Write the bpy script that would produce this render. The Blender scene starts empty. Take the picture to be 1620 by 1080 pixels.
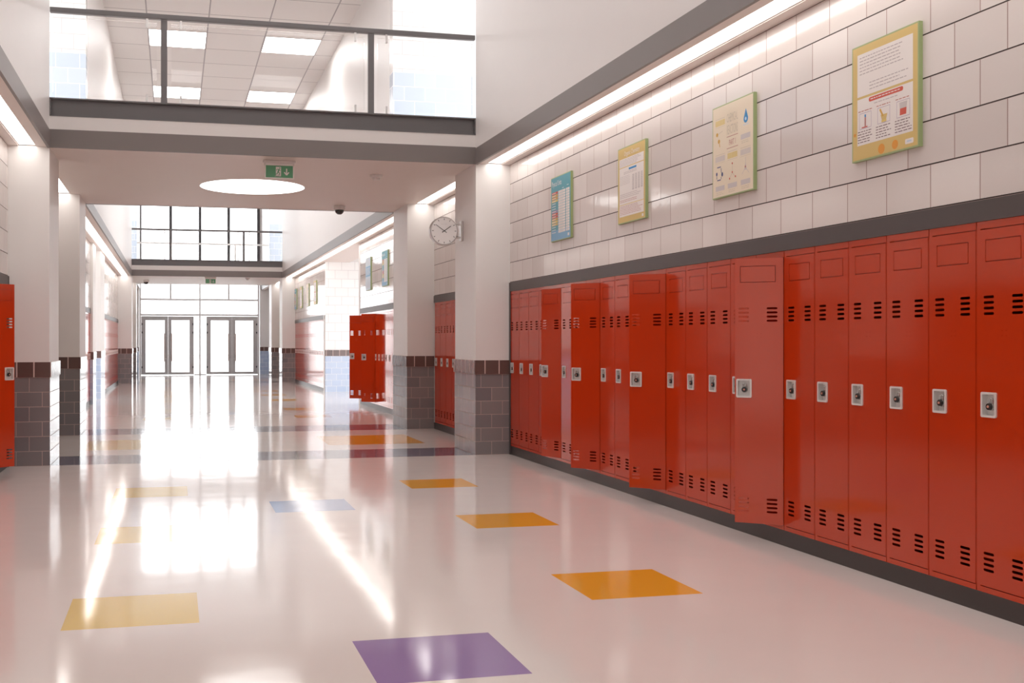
import bpy, bmesh, math, random
from mathutils import Vector, Matrix
from mathutils.geometry import tessellate_polygon
random.seed(7)
S = bpy.context.scene
COL = S.collection
PI = math.pi

# ------------------------------------------------------------------ dimensions
XL, XR = -1.255, 3.335          # corridor clear width (pillar faces / upper walls)
KL, KR = -1.66, 3.742           # locker fronts and tiled walls
XC = (XL + XR) / 2
ZS = 3.30                       # soffit height
ZD = 3.80                       # upper floor
ZC = 7.45                       # upper ceiling
YA, YB = 11.5, 16.15            # near bridge
YE, YF = 33.4, 38.1             # far bridge
YW = 41.6                       # glazed end wall
Y0 = -5.0                       # behind the camera
NT = 0.62                       # side wall thickness (locker niche)
PITCH = 0.3265

# ------------------------------------------------------------------ materials
def new_mat(name):
    m = bpy.data.materials.new(name); m.use_nodes = True
    nt = m.node_tree; nt.nodes.clear()
    out = nt.nodes.new('ShaderNodeOutputMaterial')
    return m, nt, out

def principled(nt, out, col, rough=.5, metal=0., spec=.5, coat=0., coat_rough=.05):
    b = nt.nodes.new('ShaderNodeBsdfPrincipled')
    b.inputs['Base Color'].default_value = (*col, 1)
    b.inputs['Roughness'].default_value = rough
    b.inputs['Metallic'].default_value = metal
    b.inputs['Specular IOR Level'].default_value = spec
    b.inputs['Coat Weight'].default_value = coat
    b.inputs['Coat Roughness'].default_value = coat_rough
    nt.links.new(b.outputs[0], out.inputs[0])
    return b

def add_bump(nt, b, scale, strength, dist=.01, detail=2., inp='Normal', stretch=None):
    tc = nt.nodes.new('ShaderNodeTexCoord')
    n = nt.nodes.new('ShaderNodeTexNoise'); n.inputs['Scale'].default_value = scale; n.inputs['Detail'].default_value = detail
    if stretch:
        mp = nt.nodes.new('ShaderNodeMapping'); mp.inputs['Scale'].default_value = stretch
        nt.links.new(tc.outputs['Object'], mp.inputs[0]); nt.links.new(mp.outputs[0], n.inputs['Vector'])
    else:
        nt.links.new(tc.outputs['Object'], n.inputs['Vector'])
    bp = nt.nodes.new('ShaderNodeBump'); bp.inputs['Strength'].default_value = strength; bp.inputs['Distance'].default_value = dist
    nt.links.new(n.outputs['Fac'], bp.inputs['Height'])
    nt.links.new(bp.outputs[0], b.inputs[inp])
    return bp

def mat(name, col, rough=.5, metal=0., spec=.5, coat=0., bump=None, vary=.04, coat_rough=.05):
    m, nt, out = new_mat(name)
    b = principled(nt, out, col, rough, metal, spec, coat, coat_rough)
    if vary:
        tc = nt.nodes.new('ShaderNodeTexCoord')
        n = nt.nodes.new('ShaderNodeTexNoise'); n.inputs['Scale'].default_value = 3.; n.inputs['Detail'].default_value = 3.
        nt.links.new(tc.outputs['Object'], n.inputs['Vector'])
        mx = nt.nodes.new('ShaderNodeMix'); mx.data_type = 'RGBA'
        mx.inputs['A'].default_value = (*[c * (1 - vary) for c in col], 1)
        mx.inputs['B'].default_value = (*[min(1, c * (1 + vary)) for c in col], 1)
        nt.links.new(n.outputs['Fac'], mx.inputs['Factor']); nt.links.new(mx.outputs['Result'], b.inputs['Base Color'])
    if bump: add_bump(nt, b, *bump)
    return m

def emit(name, col, strength):
    m, nt, out = new_mat(name)
    e = nt.nodes.new('ShaderNodeEmission'); e.inputs[0].default_value = (*col, 1); e.inputs[1].default_value = strength
    nt.links.new(e.outputs[0], out.inputs[0])
    return m

def glass(name, tint=(1, 1, 1), refl=.06):
    m, nt, out = new_mat(name)
    t = nt.nodes.new('ShaderNodeBsdfTransparent'); t.inputs[0].default_value = (*tint, 1)
    g = nt.nodes.new('ShaderNodeBsdfGlossy'); g.inputs['Roughness'].default_value = .01
    lw = nt.nodes.new('ShaderNodeFresnel'); lw.inputs[0].default_value = 1.25
    mx = nt.nodes.new('ShaderNodeMixShader')
    nt.links.new(lw.outputs[0], mx.inputs[0]); nt.links.new(t.outputs[0], mx.inputs[1]); nt.links.new(g.outputs[0], mx.inputs[2])
    nt.links.new(mx.outputs[0], out.inputs[0])
    return m

def tile(name, c1, c2, joint, bw, rh, mortar, x0, y0, z0, rough=.15, bump=.25, offset=.5, wave=.05, use_xy=False, spec=.5, smooth=.1, hjoint=None):
    """Courses of tiles on upright faces; u runs along the face, v is height."""
    m, nt, out = new_mat(name)
    b = principled(nt, out, c1, rough, 0, spec)
    N = nt.nodes.new; L = nt.links.new
    geo = N('ShaderNodeNewGeometry'); sp = N('ShaderNodeSeparateXYZ'); sn = N('ShaderNodeSeparateXYZ')
    L(geo.outputs['Position'], sp.inputs[0]); L(geo.outputs['True Normal'], sn.inputs[0])
    def M(op, a, bb=None):
        n = N('ShaderNodeMath'); n.operation = op
        for i, v in enumerate((a, bb)):
            if v is None: continue
            if isinstance(v, (int, float)): n.inputs[i].default_value = v
            else: L(v, n.inputs[i])
        return n.outputs[0]
    cx = N('ShaderNodeCombineXYZ')
    if use_xy:
        L(M('SUBTRACT', sp.outputs[0], x0), cx.inputs[0]); L(M('SUBTRACT', sp.outputs[1], y0), cx.inputs[1])
    else:
        ax = M('ABSOLUTE', sn.outputs[0]); ay = M('ABSOLUTE', sn.outputs[1])
        ux = M('MULTIPLY', M('SUBTRACT', sp.outputs[0], x0), ay)
        uy = M('MULTIPLY', M('SUBTRACT', sp.outputs[1], y0), ax)
        L(M('ADD', ux, uy), cx.inputs[0]); L(M('SUBTRACT', sp.outputs[2], z0), cx.inputs[1])
    br = N('ShaderNodeTexBrick'); br.offset = offset; br.offset_frequency = 2; br.squash = 1
    br.inputs['Scale'].default_value = 1; br.inputs['Brick Width'].default_value = bw; br.inputs['Row Height'].default_value = rh
    br.inputs['Mortar Size'].default_value = mortar; br.inputs['Mortar Smooth'].default_value = smooth; br.inputs['Bias'].default_value = 0
    br.inputs['Color1'].default_value = (*c1, 1); br.inputs['Color2'].default_value = (*c2, 1); br.inputs['Mortar'].default_value = (*joint, 1)
    L(cx.outputs[0], br.inputs['Vector']); 
    if hjoint:
        fr = M('FRACT', M('DIVIDE', M('SUBTRACT', sp.outputs[2], z0 - mortar * .5), rh))
        hm = M('LESS_THAN', fr, mortar * 2.0 / rh)
        mx = N('ShaderNodeMix'); mx.data_type = 'RGBA'; mx.inputs['B'].default_value = (*hjoint, 1)
        L(br.outputs['Color'], mx.inputs['A']); L(hm, mx.inputs['Factor']); L(mx.outputs['Result'], b.inputs['Base Color'])
    else:
        L(br.outputs['Color'], b.inputs['Base Color'])
    rm = N('ShaderNodeMapRange'); rm.inputs['To Min'].default_value = rough; rm.inputs['To Max'].default_value = .7
    L(br.outputs['Fac'], rm.inputs['Value']); L(rm.outputs[0], b.inputs['Roughness'])
    # glazed waviness + raised tiles
    no = N('ShaderNodeTexNoise'); no.inputs['Scale'].default_value = 14.; no.inputs['Detail'].default_value = 2.
    L(geo.outputs['Position'], no.inputs['Vector'])
    h = M('SUBTRACT', M('MULTIPLY', no.outputs['Fac'], wave), br.outputs['Fac'])
    bp = N('ShaderNodeBump'); bp.inputs['Strength'].default_value = bump; bp.inputs['Distance'].default_value = .004
    L(h, bp.inputs['Height']); L(bp.outputs[0], b.inputs['Normal'])
    return m

M_ = {}
M_['plaster'] = mat('white_plaster', (.78, .755, .74), .45, vary=.012)
M_['soffit'] = mat('bounce_tinted_plaster', (.78, .695, .655), .5, vary=.012)  # plaster colour warmed to carry red bounce from the lockers
M_['walltile'] = tile('white_glazed_tile', (.755, .70, .675), (.66, .60, .575), (.36, .25, .225), .3385, .2232, .0032, 0, 5.139, 1.96, rough=.10, bump=.5, wave=.45, hjoint=(.03, .018, .015))
M_['crosstile'] = tile('white_cross_tile', (.86, .85, .84), (.83, .82, .81), (.60, .58, .58), .3385, .2232, .0045, .1, 0, 1.09, rough=.2, bump=.4, wave=.1)  # pale colour and faint joints imitate the wash of overexposed daylight
M_['dado'] = tile('grey_dado_tile', (.255, .228, .228), (.200, .188, .200), (.46, .36, .32), .255, .1525, .0035, 3.393, 11.6, 0.0, rough=.13, bump=.6, wave=.5)
M_['cap'] = tile('brown_cap_tile', (.125, .074, .066), (.165, .105, .095), (.62, .48, .44), .167, .4, .0065, 3.438, 11.55, .80, rough=.13, bump=.7, offset=0., wave=.4)
M_['bluedado'] = tile('blue_daylit_dado_tile', (.52, .60, .74), (.44, .54, .72), (.80, .82, .85), .255, .1525, .004, .08, 0, 0.0, rough=.15, bump=.4, wave=.1)  # passage dado; at the end wall its blue stands in for daylight
M_['bluetile'] = tile('pale_blue_tile', (.63, .71, .81), (.57, .66, .78), (.84, .86, .88), .335, .2232, .006, .0, 0, 5.5, rough=.2, bump=.3, wave=.1)
M_['ceil'] = tile('ceiling_tile', (.86, .845, .835), (.83, .815, .805), (.44, .42, .44), 1.148, 1.187, .013, -.498, 20.27, 0, rough=.7, bump=.2, offset=0., wave=.02, use_xy=True)
M_['fascia'] = mat('grey_fascia_paint', (.215, .190, .183), .42, vary=.02)
M_['steel'] = mat('grey_steel_paint', (.165, .158, .162), .38, vary=.02)
M_['band'] = mat('dark_grey_trim', (.078, .062, .060), .4, vary=.03)
M_['kick'] = mat('dark_plinth', (.046, .037, .035), .35, vary=.05)
M_['red'] = mat('red_enamel', (.50, .037, .006), .11, spec=.95, vary=.02, bump=(1.6, .05, .01))
for _n in M_['red'].node_tree.nodes:
    if _n.type == 'BSDF_PRINCIPLED': _n.inputs['Specular Tint'].default_value = (1., .90, .80, 1)
M_['redshade'] = mat('red_enamel_shade', (.34, .016, .005), .5, vary=.02)  # red darkened so gaps round doors and name panels look shaded
M_['plate'] = mat('satin_aluminium', (.74, .71, .69), .32, metal=.15, vary=.03)
M_['lockbody'] = mat('padlock_chrome', (.55, .54, .53), .22, metal=.9, vary=.02)
M_['dial'] = mat('padlock_dial_black', (.018, .016, .016), .3, vary=0)
M_['dialdot'] = mat('padlock_dial_centre', (.65, .30, .22), .3, vary=0)
M_['alu'] = mat('brushed_aluminium', (.70, .69, .68), .28, metal=.8, vary=.02)
M_['clockcase'] = mat('clock_case_grey', (.55, .52, .51), .3, metal=.4, vary=.02)
M_['clockface'] = mat('clock_dial_white', (.88, .86, .85), .4, vary=0)
M_['black'] = mat('black_paint', (.012, .012, .014), .4, vary=0)
M_['dkglass'] = mat('dome_black', (.010, .010, .011), .06, vary=0, coat=1.)
M_['whiteplastic'] = mat('white_plastic', (.74, .70, .68), .4, vary=0)
M_['signgreen'] = mat('exit_green', (.12, .37, .20), .35, vary=0)
M_['signwhite'] = mat('exit_white', (.86, .82, .80), .4, vary=0)
M_['mullion'] = mat('dark_mullion_paint', (.060, .055, .060), .4, vary=.02)
M_['bloomframe'] = mat('bloom_lightened_frame', (.76, .74, .74), .4, vary=.02)  # lower copy of the mullion colour, lightened to imitate bloom
M_['doorframe'] = mat('grey_door_aluminium', (.50, .48, .48), .38, vary=.02)
M_['handle'] = mat('copper_pull_bar', (.50, .36, .30), .3, metal=.6, vary=.02)
M_['ground'] = mat('pale_paving', (.72, .71, .70), .8, vary=.05)
M_['glass'] = glass('clear_glass')
M_['railglass'] = glass('balustrade_glass', (.985, .985, .985))
M_['strip'] = emit('strip_diffuser', (1., .95, .90), 7.0)
M_['panel'] = emit('added_panel_diffuser', (1., .97, .95), 8.0); M_['panel2'] = emit('bright_ceiling_panel_diffuser', (1., .98, .96), 13.0); M_['panel3'] = emit('added_landing_diffuser', (1., .98, .97), 13.0)
M_['round'] = emit('round_diffuser', (1., .97, .94), 4.0)
# floor colours: one polished finish
def floor_mat(name, col, vary=.03):
    m, nt, out = new_mat(name)
    b = principled(nt, out, col, .095, 0, .5, .0); b.inputs['IOR'].default_value = 1.8
    N = nt.nodes.new; L = nt.links.new
    tc = N('ShaderNodeTexCoord')
    n = N('ShaderNodeTexNoise'); n.inputs['Scale'].default_value = 1.3; n.inputs['Detail'].default_value = 3.
    L(tc.outputs['Object'], n.inputs['Vector'])
    mx = N('ShaderNodeMix'); mx.data_type = 'RGBA'
    mx.inputs['A'].default_value = (*[c * (1 - vary) for c in col], 1); mx.inputs['B'].default_value = (*[min(1, c * (1 + vary)) for c in col], 1)
    L(n.outputs['Fac'], mx.inputs['Factor']); L(mx.outputs['Result'], b.inputs['Base Color'])
    n2 = N('ShaderNodeTexNoise'); n2.inputs['Scale'].default_value = 2.6; n2.inputs['Detail'].default_value = 1.5
    L(tc.outputs['Object'], n2.inputs['Vector'])
    bp = N('ShaderNodeBump'); bp.inputs['Strength'].default_value = .10; bp.inputs['Distance'].default_value = .012
    L(n2.outputs['Fac'], bp.inputs['Height']); L(bp.outputs[0], b.inputs['Normal'])
    return m
M_['floor'] = floor_mat('polished_floor', (.73, .66, .63))
M_['fyellow'] = floor_mat('floor_yellow', (.72, .50, .13))
M_['forange'] = floor_mat('floor_orange', (.78, .36, .025))
M_['fpurple'] = floor_mat('floor_purple', (.25, .15, .37))
M_['fblue'] = floor_mat('floor_blue', (.30, .38, .58))
M_['fband'] = floor_mat('floor_grey_band', (.14, .135, .185))

# ------------------------------------------------------------------ mesh builder
class MB:
    def __init__(s): s.v = []; s.f = []; s.m = []; s.mats = []
    def mi(s, m):
        m = M_[m] if isinstance(m, str) else m
        if m not in s.mats: s.mats.append(m)
        return s.mats.index(m)
    def add(s, vs, fs, m):
        o = len(s.v); i = s.mi(m)
        s.v += [tuple(v) for v in vs]; s.f += [tuple(o + k for k in f) for f in fs]; s.m += [i] * len(fs)
    def box(s, x0, x1, y0, y1, z0, z1, m):
        x0, x1 = sorted((x0, x1)); y0, y1 = sorted((y0, y1)); z0, z1 = sorted((z0, z1))
        vs = [(x, y, z) for z in (z0, z1) for y in (y0, y1) for x in (x0, x1)]
        s.add(vs, [(0, 2, 3, 1), (4, 5, 7, 6), (0, 1, 5, 4), (2, 6, 7, 3), (0, 4, 6, 2), (1, 3, 7, 5)], m)
    def bbox(s, x0, x1, y0, y1, z0, z1, m, r=.004, seg=2):
        """box with rounded edges"""
        bm = bmesh.new(); bmesh.ops.create_cube(bm, size=1)
        for v in bm.verts:
            v.co = Vector(((x0 + x1) / 2 + v.co.x * abs(x1 - x0), (y0 + y1) / 2 + v.co.y * abs(y1 - y0), (z0 + z1) / 2 + v.co.z * abs(z1 - z0)))
        bmesh.ops.bevel(bm, geom=bm.edges[:], offset=r, segments=seg, affect='EDGES', profile=.5)
        s.bm(bm, m)
    def bm(s, bm, m):
        bm.verts.ensure_lookup_table()
        for i, v in enumerate(bm.verts): v.index = i
        s.add([v.co[:] for v in bm.verts], [[v.index for v in f.verts] for f in bm.faces], m); bm.free()
    def sheet(s, loops, fn, d0, d1, m):
        """extrude a 2-D outline with holes; fn(a, b, d) -> xyz; d0 back, d1 front"""
        pl = [[Vector((a, b, 0)) for a, b in lp] for lp in loops]
        tris = tessellate_polygon(pl); flat = [p for lp in loops for p in lp]; n = len(flat)
        vs = [fn(a, b, d1) for a, b in flat] + [fn(a, b, d0) for a, b in flat]
        fs = []
        for t in tris:
            t = list(t)
            (ax, ay), (bx, by), (cx, cy) = (flat[i] for i in t)
            if (bx - ax) * (cy - ay) - (by - ay) * (cx - ax) < 0: t.reverse()
            fs.append(tuple(t)); fs.append(tuple(n + i for i in reversed(t)))
        o = 0
        for k, lp in enumerate(loops):
            c = len(lp)
            ar = sum(lp[i][0] * lp[(i + 1) % c][1] - lp[(i + 1) % c][0] * lp[i][1] for i in range(c))
            for i in range(c):
                a, b = o + i, o + (i + 1) % c
                q = (a, n + a, n + b, b)
                if (ar < 0) != (k > 0): q = q[::-1]
                fs.append(q if True else q)
            o += c
        s.add(vs, fs, m)
    def cyl(s, p0, p1, r, m, n=16, r1=None):
        p0, p1 = Vector(p0), Vector(p1); d = (p1 - p0).normalized()
        a = d.orthogonal().normalized(); b = d.cross(a); r1 = r if r1 is None else r1
        vs = [p0 + (a * math.cos(2 * PI * i / n) + b * math.sin(2 * PI * i / n)) * r for i in range(n)]
        vs += [p1 + (a * math.cos(2 * PI * i / n) + b * math.sin(2 * PI * i / n)) * r1 for i in range(n)]
        fs = [(i, (i + 1) % n, n + (i + 1) % n, n + i) for i in range(n)] + [tuple(reversed(range(n))), tuple(range(n, 2 * n))]
        s.add(vs, fs, m)
    def tube(s, pts, r, m, n=8):
        pts = [Vector(p) for p in pts]; rings = []
        up = None
        for i, p in enumerate(pts):
            d = (pts[min(i + 1, len(pts) - 1)] - pts[max(i - 1, 0)]).normalized()
            if up is None: up = d.orthogonal().normalized()
            up = (up - d * up.dot(d)).normalized(); b = d.cross(up)
            rings.append([p + (up * math.cos(2 * PI * k / n) + b * math.sin(2 * PI * k / n)) * r for k in range(n)])
        vs = [v for rg in rings for v in rg]; fs = []
        for i in range(len(pts) - 1):
            for k in range(n):
                fs.append((i * n + k, i * n + (k + 1) % n, (i + 1) * n + (k + 1) % n, (i + 1) * n + k))
        fs.append(tuple(reversed(range(n)))); fs.append(tuple((len(pts) - 1) * n + k for k in range(n)))
        s.add(vs, fs, m)
    def lathe(s, prof, origin, axis, m, n=40):
        """profile [(radius, along)] spun about axis"""
        o = Vector(origin); d = Vector(axis).normalized(); a = d.orthogonal().normalized(); b = d.cross(a)
        vs = []
        for r, t in prof:
            for i in range(n):
                an = 2 * PI * i / n
                vs.append(o + d * t + (a * math.cos(an) + b * math.sin(an)) * max(r, 1e-5))
        fs = [(j * n + i, j * n + (i + 1) % n, (j + 1) * n + (i + 1) % n, (j + 1) * n + i) for j in range(len(prof) - 1) for i in range(n)]
        fs.append(tuple(reversed(range(n)))); fs.append(tuple((len(prof) - 1) * n + i for i in range(n)))
        s.add(vs, fs, m)
    def build(s, name, parent=None, loc=None, smooth=False, fix=True):
        me = bpy.data.meshes.new(name); me.from_pydata(s.v, [], s.f)
        for m in s.mats: me.materials.append(m)
        me.polygons.foreach_set('material_index', s.m)
        if fix:
            bm = bmesh.new(); bm.from_mesh(me); bmesh.ops.recalc_face_normals(bm, faces=bm.faces[:]); bm.to_mesh(me); bm.free()
        if smooth:
            me.polygons.foreach_set('use_smooth', [True] * len(me.polygons)); me.set_sharp_from_angle(angle=math.radians(35))
        me.update()
        o = bpy.data.objects.new(name, me); COL.objects.link(o)
        if parent: o.parent = parent
        if loc: o.location = loc
        return o

def empty(name, label, cat, loc=(0, 0, 0), group=None):
    o = bpy.data.objects.new(name, None); o.empty_display_size = .1; COL.objects.link(o); o.location = loc
    tag(o, label, cat, group); return o
def tag(o, label=None, cat=None, group=None):
    if label: o['label'] = label
    if cat: o['category'] = cat
    if group: o['group'] = group
    return o
def structure(o, label=None):
    o['kind'] = 'structure'
    if label: o['label'] = label
    return o
def box_obj(name, *a, label=None):
    mb = MB(); mb.box(*a); return structure(mb.build(name), label)
def rr(a0, a1, b0, b1, r, n=4):
    pts = []
    for cx, cy, st in ((a1 - r, b0 + r, -PI / 2), (a1 - r, b1 - r, 0), (a0 + r, b1 - r, PI / 2), (a0 + r, b0 + r, PI)):
        for i in range(n + 1):
            t = st + PI / 2 * i / n; pts.append((cx + r * math.cos(t), cy + r * math.sin(t)))
    return pts

ORD = ['', 'first', 'second', 'third', 'fourth', 'fifth', 'sixth', 'seventh', 'eighth', 'ninth', 'tenth', 'eleventh', 'twelfth', 'thirteenth', 'fourteenth',
       'fifteenth', 'sixteenth', 'seventeenth', 'eighteenth', 'nineteenth', 'twentieth', 'twenty-first', 'twenty-second', 'twenty-third', 'twenty-fourth',
       'twenty-fifth', 'twenty-sixth', 'twenty-seventh', 'twenty-eighth']

# ------------------------------------------------------------------ floor with inlaid coloured squares
rects = []                        # x0, x1, y0, y1, material
xo, xy_, xm = (2.028, 2.632), (-.491, .114), (.745, 1.353)
rects += [(*xo, 4.917, 5.51, 'forange'), (*xo, 6.972, 7.542, 'forange'), (*xo, 8.99, 9.56, 'forange'), (*xo, 2.88, 3.47, 'forange')]
rects += [(*xy_, 4.924, 5.52, 'fyellow'), (*xy_, 6.966, 7.58, 'fyellow'), (*xy_, 8.99, 9.592, 'fyellow'), (*xy_, 2.88, 3.47, 'fyellow')]
rects += [(*xm, 3.88, 4.472, 'fpurple'), (*xm, 7.957, 8.528, 'fblue')]
rects += [(KL, KR, 11.5, 12.38, 'fband'), (KL, KR, 15.1, 16.08, 'fband')]
rects += [(1.872, 3.10, 12.98, 14.245, 'forange'), (-1.065, .21, 12.98, 14.25, 'fyellow')]
for y in (17.76, 19.77, 22.95, 25.2, 27.3, 29.4):
    rects += [(*xo, y, y + .60, 'forange'), (*xy_, y, y + .60, 'fyellow')]
for y in (18.85, 24.3, 28.4):
    rects.append((*xm, y, y + .6, 'fblue'))
rects += [(KL, KR, 33.4, 34.3, 'fband'), (KL, KR, 37.1, 38.1, 'fband')]
rects += [(1.872, 3.10, 34.95, 36.2, 'forange'), (-1.065, .21, 34.95, 36.2, 'fyellow')]
xs = sorted({-9., 11.} | {r[0] for r in rects} | {r[1] for r in rects})
ys = sorted({Y0 - .3, YW + .1} | {r[2] for r in rects} | {r[3] for r in rects})
mb = MB()
for i in range(len(xs) - 1):
    for j in range(len(ys) - 1):
        cx, cy = (xs[i] + xs[i + 1]) / 2, (ys[j] + ys[j + 1]) / 2
        mm = 'floor'
        for r in rects:
            if r[0] < cx < r[1] and r[2] < cy < r[3]: mm = r[4]
        mb.add([(xs[i], ys[j], 0), (xs[i + 1], ys[j], 0), (xs[i + 1], ys[j + 1], 0), (xs[i], ys[j + 1], 0)], [(0, 1, 2, 3)], mm)
structure(mb.build('floor', fix=False), 'polished pale floor inlaid with yellow, orange, purple and blue squares')
box_obj('ground', -60, 60, YW + .12, 110, -.25, -.04, 'ground')

# ------------------------------------------------------------------ side walls with locker niches, trims, plinths
def side_wall(name, side, y0, y1, niche=True):
    K = KR if side > 0 else KL; s = side
    mb = MB()
    if niche:
        mb.box(K, K + s * NT, y0, y1, 1.955, ZS, 'walltile')
        mb.box(K + s * .45, K + s * NT, y0, y1, 0, 1.955, 'walltile')
    else:
        mb.box(K, K + s * NT, y0, y1, 0, ZS, 'walltile')
    structure(mb.build(name))
TR = [0]
def trims(side, y0, y1):
    K = KR if side > 0 else KL; s = side
    TR[0] += 1
    mb = MB(); mb.box(K - s * .010, K + s * .44, y0, y1, 1.855, 1.955, 'band'); structure(mb.build('trim_%d' % TR[0]))
    mb = MB(); mb.box(K - s * .002, K + s * .44, y0, y1, 0, .097, 'kick')
    structure(mb.build('baseboard_right' if s > 0 else 'baseboard_left'))
side_wall('wall_right', 1, 2.4, YA); trims(1, 2.4, YA)
side_wall('wall_right', 1, Y0, 2.4, False)
side_wall('wall_right', 1, 12.4, 15.1); trims(1, 12.4, 15.1)
side_wall('wall_right', 1, 16.1, 21.43); trims(1, 16.1, 21.43)
side_wall('wall_right', 1, 26.66, YE); trims(1, 26.66, YE)
side_wall('wall_right', 1, 34.3, 37.1, False)
side_wall('wall_left', -1, 3.9, YA); trims(-1, 3.9, YA)
side_wall('wall_left', -1, Y0, -.5, False)
mb = MB()
for z0, z1 in ((0, .25), (3.05, ZS)): mb.box(KL, KL - NT, -.5, 3.9, z0, z1, 'plaster')
structure(mb.build('wall_left'))
M_['tint'] = glass('fill_light_glass', (.46, .45, .44)); M_['tint2'] = glass('dim_fill_light_glass', (.16, .16, .16))  # glass of the two added windows, tinted to set their fill light
mb = MB()
for y in (-.47, .98, 2.42, 3.87): mb.box(KL - .25, KL - .31, y - .03, y + .03, .25, 3.05, 'mullion')
w3 = structure(mb.build('window_added_left'))  # unseen window added for the light an open locker door reflects
mb = MB(); mb.box(KL - .275, KL - .285, -.5, 3.9, .25, 3.05, 'tint'); mb.build('pane', w3)
side_wall('wall_left', -1, 12.4, 15.1); trims(-1, 12.4, 15.1)
side_wall('wall_left', -1, 16.1, 22.45); trims(-1, 16.1, 22.45)
side_wall('wall_left', -1, 25.9, YE); trims(-1, 25.9, YE)
side_wall('wall_left', -1, 34.3, 37.1, False)
for s, K in ((1, KR), (-1, KL)):               # plastered side walls of the porch bay
    mb = MB(); mb.box(K, K + s * NT, YF, YW, 1.07, ZS, 'plaster'); mb.box(K - s * .004, K + s * NT, YF, YW, 0, .917, 'bluedado'); mb.box(K - s * .012, K + s * NT, YF, YW, .917, 1.07, 'cap')
    structure(mb.build('wall_right' if s > 0 else 'wall_left'))
# wall end posts at the side passages
box_obj('wall_post', KR - .004, KR + NT, 21.43, 21.60, 0, ZS, 'plaster')
box_obj('wall_post', KR - .012, KR + NT, 26.66, 26.83, 0, 1.96, 'plaster')
TR[0] += 1
box_obj('trim_%d' % TR[0], KR - .014, KR + .03, YA - .034, YA - .002, 0, 1.955, 'band')
TR[0] += 1
box_obj('trim_%d' % TR[0], KL + .014, KL - .03, YA - .034, YA - .002, 0, 1.955, 'band')
def pillar(x0, x1, y0, y1, dado='dado', z1=ZS):
    mb = MB(); mb.box(x0, x1, y0, y1, 0, z1, 'plaster')
    p = structure(mb.build('pillar'))
    xa, xb = (x0, min(x1, KR - .004)) if x0 > 0 else (max(x0, KL + .004 if x1 > KL + .2 else x0), x1)
    e = .006; mb = MB(); mb.box(xa - (e if x0 > 0 else 0), xb + (0 if x0 > 0 else e), y0 - e, y1 + e, 0, .917, dado); d = mb.build('tile_dado', p); d['label'] = 'grey tiled dado' if dado == 'dado' else 'blue tiled dado'
    e = .018; mb = MB(); mb.box(xa - (e if x0 > 0 else 0), xb + (0 if x0 > 0 else e), y0 - e, y1 + e, .917, 1.072, 'cap'); d = mb.build('tile_cap', p); d['label'] = 'brown tile capping course'
    return p
for y0, y1 in ((YA, 12.4), (15.1, 16.1), (YE, 34.3), (37.1, YF)):
    pillar(XR, KR + NT, y0, y1); pillar(KL - NT, XL, y0, y1)
pillar(KL - NT, KL + .05, 22.45, 23.3, 'bluedado'); pillar(KL - NT, KL + .07, 24.5, 25.9, 'bluedado')

# right side passage: tiled far wall, ceiling
mb = MB(); mb.box(KR, 10.5, 26.6, 26.66, 1.07, ZS + .3, 'crosstile'); mb.box(KR, 10.5, 26.594, 26.66, 0, .917, 'bluedado'); mb.box(KR, 10.5, 26.585, 26.66, .917, 1.07, 'cap')
structure(mb.build('wall_back'))
box_obj('ceiling', KR + .0, 10.5, 21.43, 26.6, ZS + .02, ZS + .2, 'plaster')
# left side passage
mb = MB(); mb.box(-9, KL - NT, 24.5, 24.8, 1.07, ZS + .3, 'crosstile'); mb.box(-9, KL - NT, 24.494, 24.8, 0, .917, 'bluedado'); mb.box(-9, KL - NT, 24.485, 24.8, .917, 1.07, 'cap')
structure(mb.build('wall_back'))
box_obj('ceiling', -9, KL, 22.45, 25.9, ZS + .02, ZS + .2, 'plaster')

# ------------------------------------------------------------------ soffits with recessed light slots, fascias, upper walls
SLOT = (.125, .305)               # slot from the corridor face, towards the wall
LIGHTS = []
def soffit(side, y0, y1, fascia):
    s = side; X = XR if s > 0 else XL; K = KR if s > 0 else KL
    a, b = X + s * SLOT[0], X + s * SLOT[1]
    mb = MB()
    mb.box(X + (s * .015 if fascia else 0), a, y0, y1, ZS, ZS + .2, 'soffit'); mb.box(b, K + s * NT, y0, y1, ZS, ZS + .2, 'soffit'); mb.box(a, b, y0, y1, ZS + .12, ZS + .2, 'soffit')
    structure(mb.build('ceiling'))
    if fascia:
        TR[0] += 1
        box_obj('trim_%d' % TR[0], X - s * .006, X + s * .02, y0, y1, ZS - .012, ZS + .172, 'fascia')
    return (a, b, y0, y1, s)
def strip_light(side, y0, y1, fascia, label):
    a, b, y0, y1, s = soffit(side, y0, y1, fascia)
    e = empty('strip_light', label, 'ceiling light', ((a + b) / 2, (y0 + y1) / 2, ZS + .12), 'recessed strip lights along the soffits')
    w = abs(b - a) / 2; h = (y1 - y0) / 2
    mb = MB(); mb.box(-w + .002, -w + .012, -h, h, -.112, 0, 'whiteplastic'); mb.box(w - .012, w - .002, -h, h, -.112, 0, 'whiteplastic'); mb.build('housing', e)
    mb = MB(); mb.box(-w + .013, w - .013, -h, h, -.105, -.085, 'strip'); mb.build('diffuser', e)
strip_light(1, Y0, YA, True, 'recessed strip light above the near right lockers and posters')
strip_light(-1, Y0, YA, True, 'recessed strip light above the tiled wall on the near left side')
strip_light(1, 12.4, 15.1, False, 'short strip light between the two right pillars behind the clock')
strip_light(-1, 12.4, 15.1, False, 'short strip light between the two left pillars under the near bridge')
strip_light(1, 16.1, YE, True, 'long strip light above the lockers beyond the right pillars')
strip_light(-1, 16.1, YE, True, 'long strip light above the wall beyond the left pillars')
strip_light(1, 34.3, 37.1, False, 'short strip light right of the end doors under the far bridge')
strip_light(-1, 34.3, 37.1, False, 'short strip light left of the end doors under the far bridge')
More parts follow.
